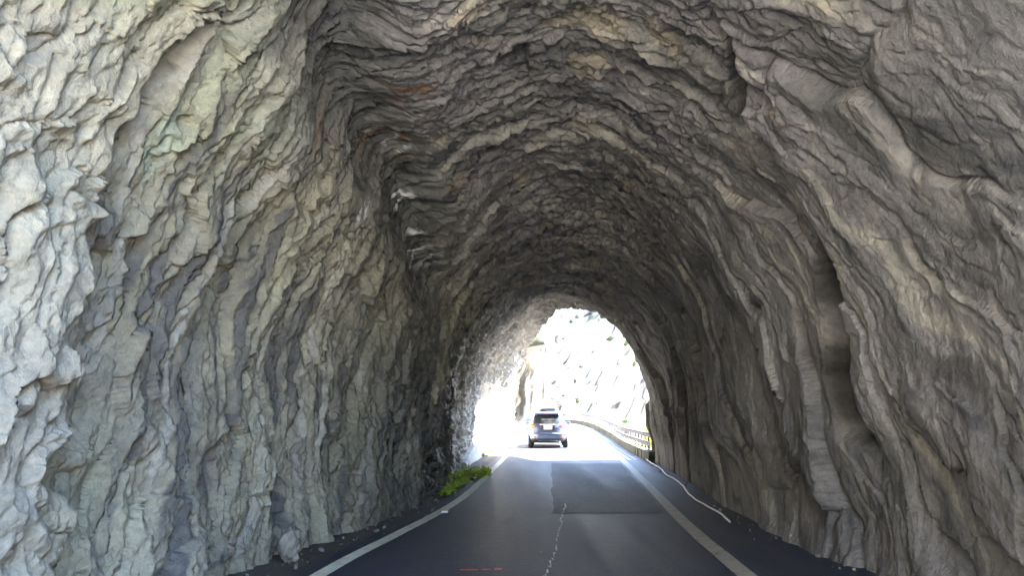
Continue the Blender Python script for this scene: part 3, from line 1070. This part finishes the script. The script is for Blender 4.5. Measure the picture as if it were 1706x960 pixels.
bm = bmesh.new()
add_box(bm, (0, .40, 1.515), (1.16, .30, .035), .014)
sp = bm_obj("spoiler", bm, grey, gcar)
bm = bmesh.new(); add_box(bm, (0, .248, 1.512), (.34, .012, .022), .003)
bm_obj("brake_light", bm, M_REFL, sp)
bm = bmesh.new()
add_tube(bm, [(.0, .13, 1.09), (-.2, .155, 1.12), (-.36, .175, 1.135)], .011, 6)
bm_obj("wiper", bm, M_BLACK, gcar)
for sd_ in (-1, 1):
    bm = bmesh.new()
    add_box(bm, (sd_ * .985, 2.72, 1.08), (.17, .10, .13), .035)
    add_box(bm, (sd_ * .885, 2.74, 1.045), (.10, .05, .04), .01)
    bm_obj("door_mirror", bm, grey, gcar)
    bm = bmesh.new(); add_tube(bm, [(sd_ * .56, .75, 1.60), (sd_ * .555, 1.3, 1.635), (sd_ * .53, 1.9, 1.605)], .018, 6)
    bm_obj("roof_rail", bm, M_BLACK, gcar)
for y in (.80, 3.42):
    for x in (-.775, .775):
        wheel(gcar, x, y)
bm = bmesh.new(); add_tube(bm, [(.50, .08, .27), (.50, .35, .29)], .035, 10)
bm_obj("exhaust_pipe", bm, M_RIM, gcar, True)
bm = bmesh.new(); add_tube(bm, [(0, .95, 1.595), (0, .80, 1.70)], .008, 6)
bm_obj("antenna", bm, M_BLACK, gcar)
bm = bmesh.new(); add_box(bm, (0, 2.1, .26), (1.25, 3.6, .08), .03)
bm_obj("underbody", bm, M_BLACK, gcar)

# --- white taller car further on
LV2 = [(.28, .14, 4.3, .78), (.36, .03, 4.4, .84), (.55, 0, 4.45, .865), (.9, .05, 4.3, .865), (1.02, .08, 3.9, .855), (1.08, .10, 3.4, .84),
       (1.3, .15, 3.0, .79), (1.46, .22, 2.6, .735), (1.55, .30, 2.3, .68), (1.60, .42, 2.1, .58), (1.63, .8, 1.8, .40)]
p1 = Vector((2.62, 53.5, float(road_z(53.5)) - .0))
wcar, s2 = car("people_carrier", "white people carrier mostly hidden ahead of the dark grey crossover", "car", p1, 0.0,
               white, LV2, 1.7, M_TAIL, 1.49, 1.10)
for sd_ in (-1, 1):
    s2.patch("tail_light", 1.0, 1.42, lambda z, s_=sd_: s2.u_at_x(z, s_ * (.66 - .1 * (z - 1))), lambda z, s_=sd_: s2.u_at_x(z, s_ * (.83 - .22 * max(0, z - 1.08))), M_TAIL, wcar, .016, 6, 8)
    bm = bmesh.new(); add_box(bm, (sd_ * .98, 2.85, 1.12), (.17, .10, .14), .035); add_box(bm, (sd_ * .88, 2.87, 1.08), (.1, .05, .04), .01)
    bm_obj("door_mirror", bm, white, wcar)
bm = bmesh.new(); add_box(bm, (0, .22, 1.575), (1.1, .3, .035), .014)
bm_obj("spoiler", bm, white, wcar)
bm = bmesh.new(); add_box(bm, (0, .0, .82), (.38, .03, .16), .012)
bm_obj("number_plate", bm, M_PLATE, wcar)
s2.patch("lower_bumper", .30, .46, lambda z: s2.u_at_x(z, -.8), lambda z: s2.u_at_x(z, .8), M_BLACK, wcar, .01, 5, 20)
for y in (.8, 3.5):
    for x in (-.77, .77):
        wheel(wcar, x, y)

# ------------------------------------------------------------------ plants


def leaf_cluster(bm, c, rad, n, size, up=.4):
    for _ in range(n):
        d = Vector(rng.normal(0, 1, 3)); d.normalize()
        d.z = abs(d.z) * .9 + .1
        r = rad * rng.uniform(.25, 1.0)
        p = Vector(c) + Vector((d.x * r, d.y * r, d.z * r * 1.05))
        ax = (d + Vector((0, 0, up)) + Vector(rng.normal(0, .5, 3))).normalized()
        sdv = ax.cross(Vector(rng.normal(0, 1, 3))).normalized()
        nn = ax.cross(sdv)
        L = size * rng.uniform(.6, 1.35); w = L * rng.uniform(.22, .36)
        a = bm.verts.new(p); b = bm.verts.new(p + ax * L * .45 + sdv * w + nn * w * .3)
        c2 = bm.verts.new(p + ax * L - nn * L * .18); d2 = bm.verts.new(p + ax * L * .45 - sdv * w + nn * w * .3)
        m = bm.verts.new(p + ax * L * .5 - nn * w * .1)
        bm.faces.new((a, b, m)); bm.faces.new((b, c2, m)); bm.faces.new((c2, d2, m)); bm.faces.new((d2, a, m))


def plant(name, label, cat, loc, clumps, n, size, leaf, group=None, stem_r=.008):
    t = thing(name, label, cat, loc, 0, group)
    bm = bmesh.new(); sb = bmesh.new()
    for (dx, dy, dz, r) in clumps:
        leaf_cluster(bm, (dx, dy, dz), r, n, size)
        for k in range(4):
            e = Vector((dx, dy, dz)) + Vector(rng.normal(0, r * .4, 3)); e.z = abs(e.z)
            add_tube(sb, [(dx * .3, dy * .3, -.05), (dx * .7, dy * .7, e.z * .5), tuple(e)], [stem_r, stem_r * .8, stem_r * .4], 5)
    bm_obj("foliage", bm, leaf, t, False)
    bm_obj("stem", sb, M_STEM, t, True)
    return t


plant("leafy_weed", "largest bright green leafy weed at the foot of the left tunnel wall", "plant", (-1.02, 15.6, 0),
      [(-.04, 0, .05, .15), (.04, .25, .06, .14), (-.14, -.2, .04, .13), (-.1, .55, .10, .17), (-.16, .3, .18, .13)], 55, .066, M_LEAF)
plant("leafy_weed", "small low green weed nearest the camera beside the left wall", "plant", (-1.18, 14.3, 0),
      [(0, 0, .02, .14), (.02, .28, .03, .13), (-.05, -.25, .02, .1)], 90, .055, M_LEAF)
plant("leafy_weed", "flat green weed reaching towards the white line past the leafy clump", "plant", (-.83, 17.6, 0),
      [(0, 0, .02, .2), (.12, .5, .03, .2), (-.2, .2, .06, .2), (.16, 1.0, .02, .16)], 120, .08, M_LEAF)
for i, y in enumerate((26.5, 29.0, 31.0, 34.5, 38.0)):
    plant("roadside_weed", "tiny yellow-green weed along the base of the pale kerb", "plant", (float(np.interp(y, ky, kx)) + .12, y, float(road_z(y))),
          [(0, 0, .02, .1), (.02, .2, .02, .1)], 50, .06, M_LEAF3, "weeds along the pale kerb")
plant("shrub", "yellow-green shrub growing behind the guard rail near the tunnel mouth", "shrub", (5.35, 28.5, -.7),
      [(0, 0, 1.0, .5), (.3, .7, 1.35, .5), (-.2, -.5, .9, .45), (.2, 1.4, 1.2, .4), (.1, -1.0, .5, .4)], 190, .13, M_LEAF3, None, .02)
plant("shrub", "small dark conical shrub behind the bend of the guard rail", "shrub", (5.9, 39, -.5),
      [(0, 0, 1.1, .28), (0, 0, 1.5, .2), (0, .1, .8, .32)], 160, .09, M_LEAF2, None, .02)

# dark scrub clinging to the cliff across the gorge
mv = np.array([v.co[:] for v in mount.data.vertices])
den = mv[:, 1] * .986 + (mv[:, 2] - EYE) * .168
ok = (mv[:, 1] > 60) & (den > 1)
ax = mv[:, 0] / np.maximum(den, 1)
az = (mv[:, 2] - EYE) / np.maximum(mv[:, 1], 1)
cand = np.where(ok & (ax > .04) & (ax < .19) & (az > .01) & (az < .15))[0]
proto = None
for k, vi in enumerate(rng.choice(cand, 22, replace=False)):
    if proto is None:
        proto = plant("cliff_shrub", "small dark shrub clinging to the sunlit cliff across the gorge", "shrub", mv[vi],
                      [(0, 0, .1, .5), (.4, .1, .3, .4), (-.4, -.1, .2, .4), (0, 0, .6, .4)], 90, .22, M_LEAF2, "shrubs on the cliff across the gorge", .03)
        continue
    o = proto.copy(); C.objects.link(o)
    o.location = mv[vi]
    sc_ = rng.uniform(.3, .8)
    o.scale = (sc_, sc_, sc_ * rng.uniform(.8, 1.5))
    o.rotation_euler = (0, 0, rng.uniform(0, 6.28))
    for ch in list(proto.children):
        c2 = ch.copy(); C.objects.link(c2); c2.parent = o

# ------------------------------------------------------------------ grit and rubble fallen along both feet of the walls
bm = bmesh.new()
for k in range(260):
    y = 5 + 17 * rng.random() ** 1.3
    if rng.random() < .68:
        x = float(XL(y)) + .05 + abs(rng.normal(0, .22))
    else:
        x = float(XR(y)) - .02 - abs(rng.normal(0, .16))
    q = min(.045, .006 + rng.exponential(.008))
    M = Matrix.Translation((x, y, q * .35 + .006)) @ Matrix.Rotation(rng.uniform(0, 6), 4, 'Z') @ Matrix.Rotation(rng.uniform(0, 6), 4, 'X') @ Matrix.Diagonal((q, q * rng.uniform(.6, 1.1), q * rng.uniform(.4, .8), 1))
    rr = bmesh.ops.create_icosphere(bm, subdivisions=1, radius=1.0, matrix=M)
    for v in rr['verts']:
        v.co += Vector(rng.normal(0, q * .14, 3))
struct(bm_obj("rubble", bm, simple("rubble_stone", (.17, .16, .14), .9, var=.4, scale=4, bump=.4)), 'stuff')

# ------------------------------------------------------------------ small things on the tunnel floor
bm = bmesh.new()
hp = [(3.05, 10.6, .03), (3.16, 11.3, .03), (3.22, 12.2, .035), (3.3, 13.3, .03), (3.42, 14.6, .03), (3.62, 16.0, .03), (3.80, 17.4, .04), (3.86, 18.6, .04), (4.0, 20.0, .05), (4.16, 21.6, .05), (4.28, 23.2, .08), (4.3, 23.6, .1)]
pts = []
for i in range(len(hp) - 1):
    for k in range(6):
        f = k / 6
        a, b = Vector(hp[i]), Vector(hp[i + 1])
        q = a.lerp(b, f)
        q.x += .03 * math.sin(q.y * 1.3) + .006 * math.sin(q.y * 6.1) - .08
        pts.append(q)
add_tube(bm, pts, .016, 8)
tag(bm_obj("hose", bm, M_HOSE, None, True), "thin white hose snaking along the foot of the right tunnel wall", "hose")

bm = bmesh.new()
add_box(bm, (0, 0, .014), (.10, .10, .028), .01); add_box(bm, (0, -.045, .018), (.08, .012, .018), .002)
o = bm_obj("road_stud", bm, M_STUD); o.location = (-1.03, 11.75, .008)
tag(o, "small white road stud on the left edge line", "road stud")


def stone(label, loc, r, seed, mat=M_STONE, squash=(1, 1, 1)):
    bm = bmesh.new()
    bmesh.ops.create_icosphere(bm, subdivisions=4, radius=1.0)
    P = np.array([v.co[:] for v in bm.verts])
    f, _ = facets(P[:, 0] * 1.6 + P[:, 2] * 1.1 + 7, P[:, 1] * 1.6 - P[:, 2] * .7 + 3, seed, .7)
    n = fbm(P[:, 0] * 2 + P[:, 2], P[:, 1] * 2 + P[:, 2] * .6, 4, seed + 3)
    for v, a, b in zip(bm.verts, f, n):
        v.co = Vector((v.co.x * squash[0], v.co.y * squash[1], v.co.z * squash[2])) * r * (1 + .30 * a + .30 * b)
    o = bm_obj("stone", bm, mat, None, True)
    o.location = loc
    o.rotation_euler = (0, 0, seed)
    return tag(o, label, "stone")


stone("pale buff stone wedged at the foot of the left wall", (-2.28, 7.95, .17), .14, 3, M_STONE, (.75, .8, 1.15))
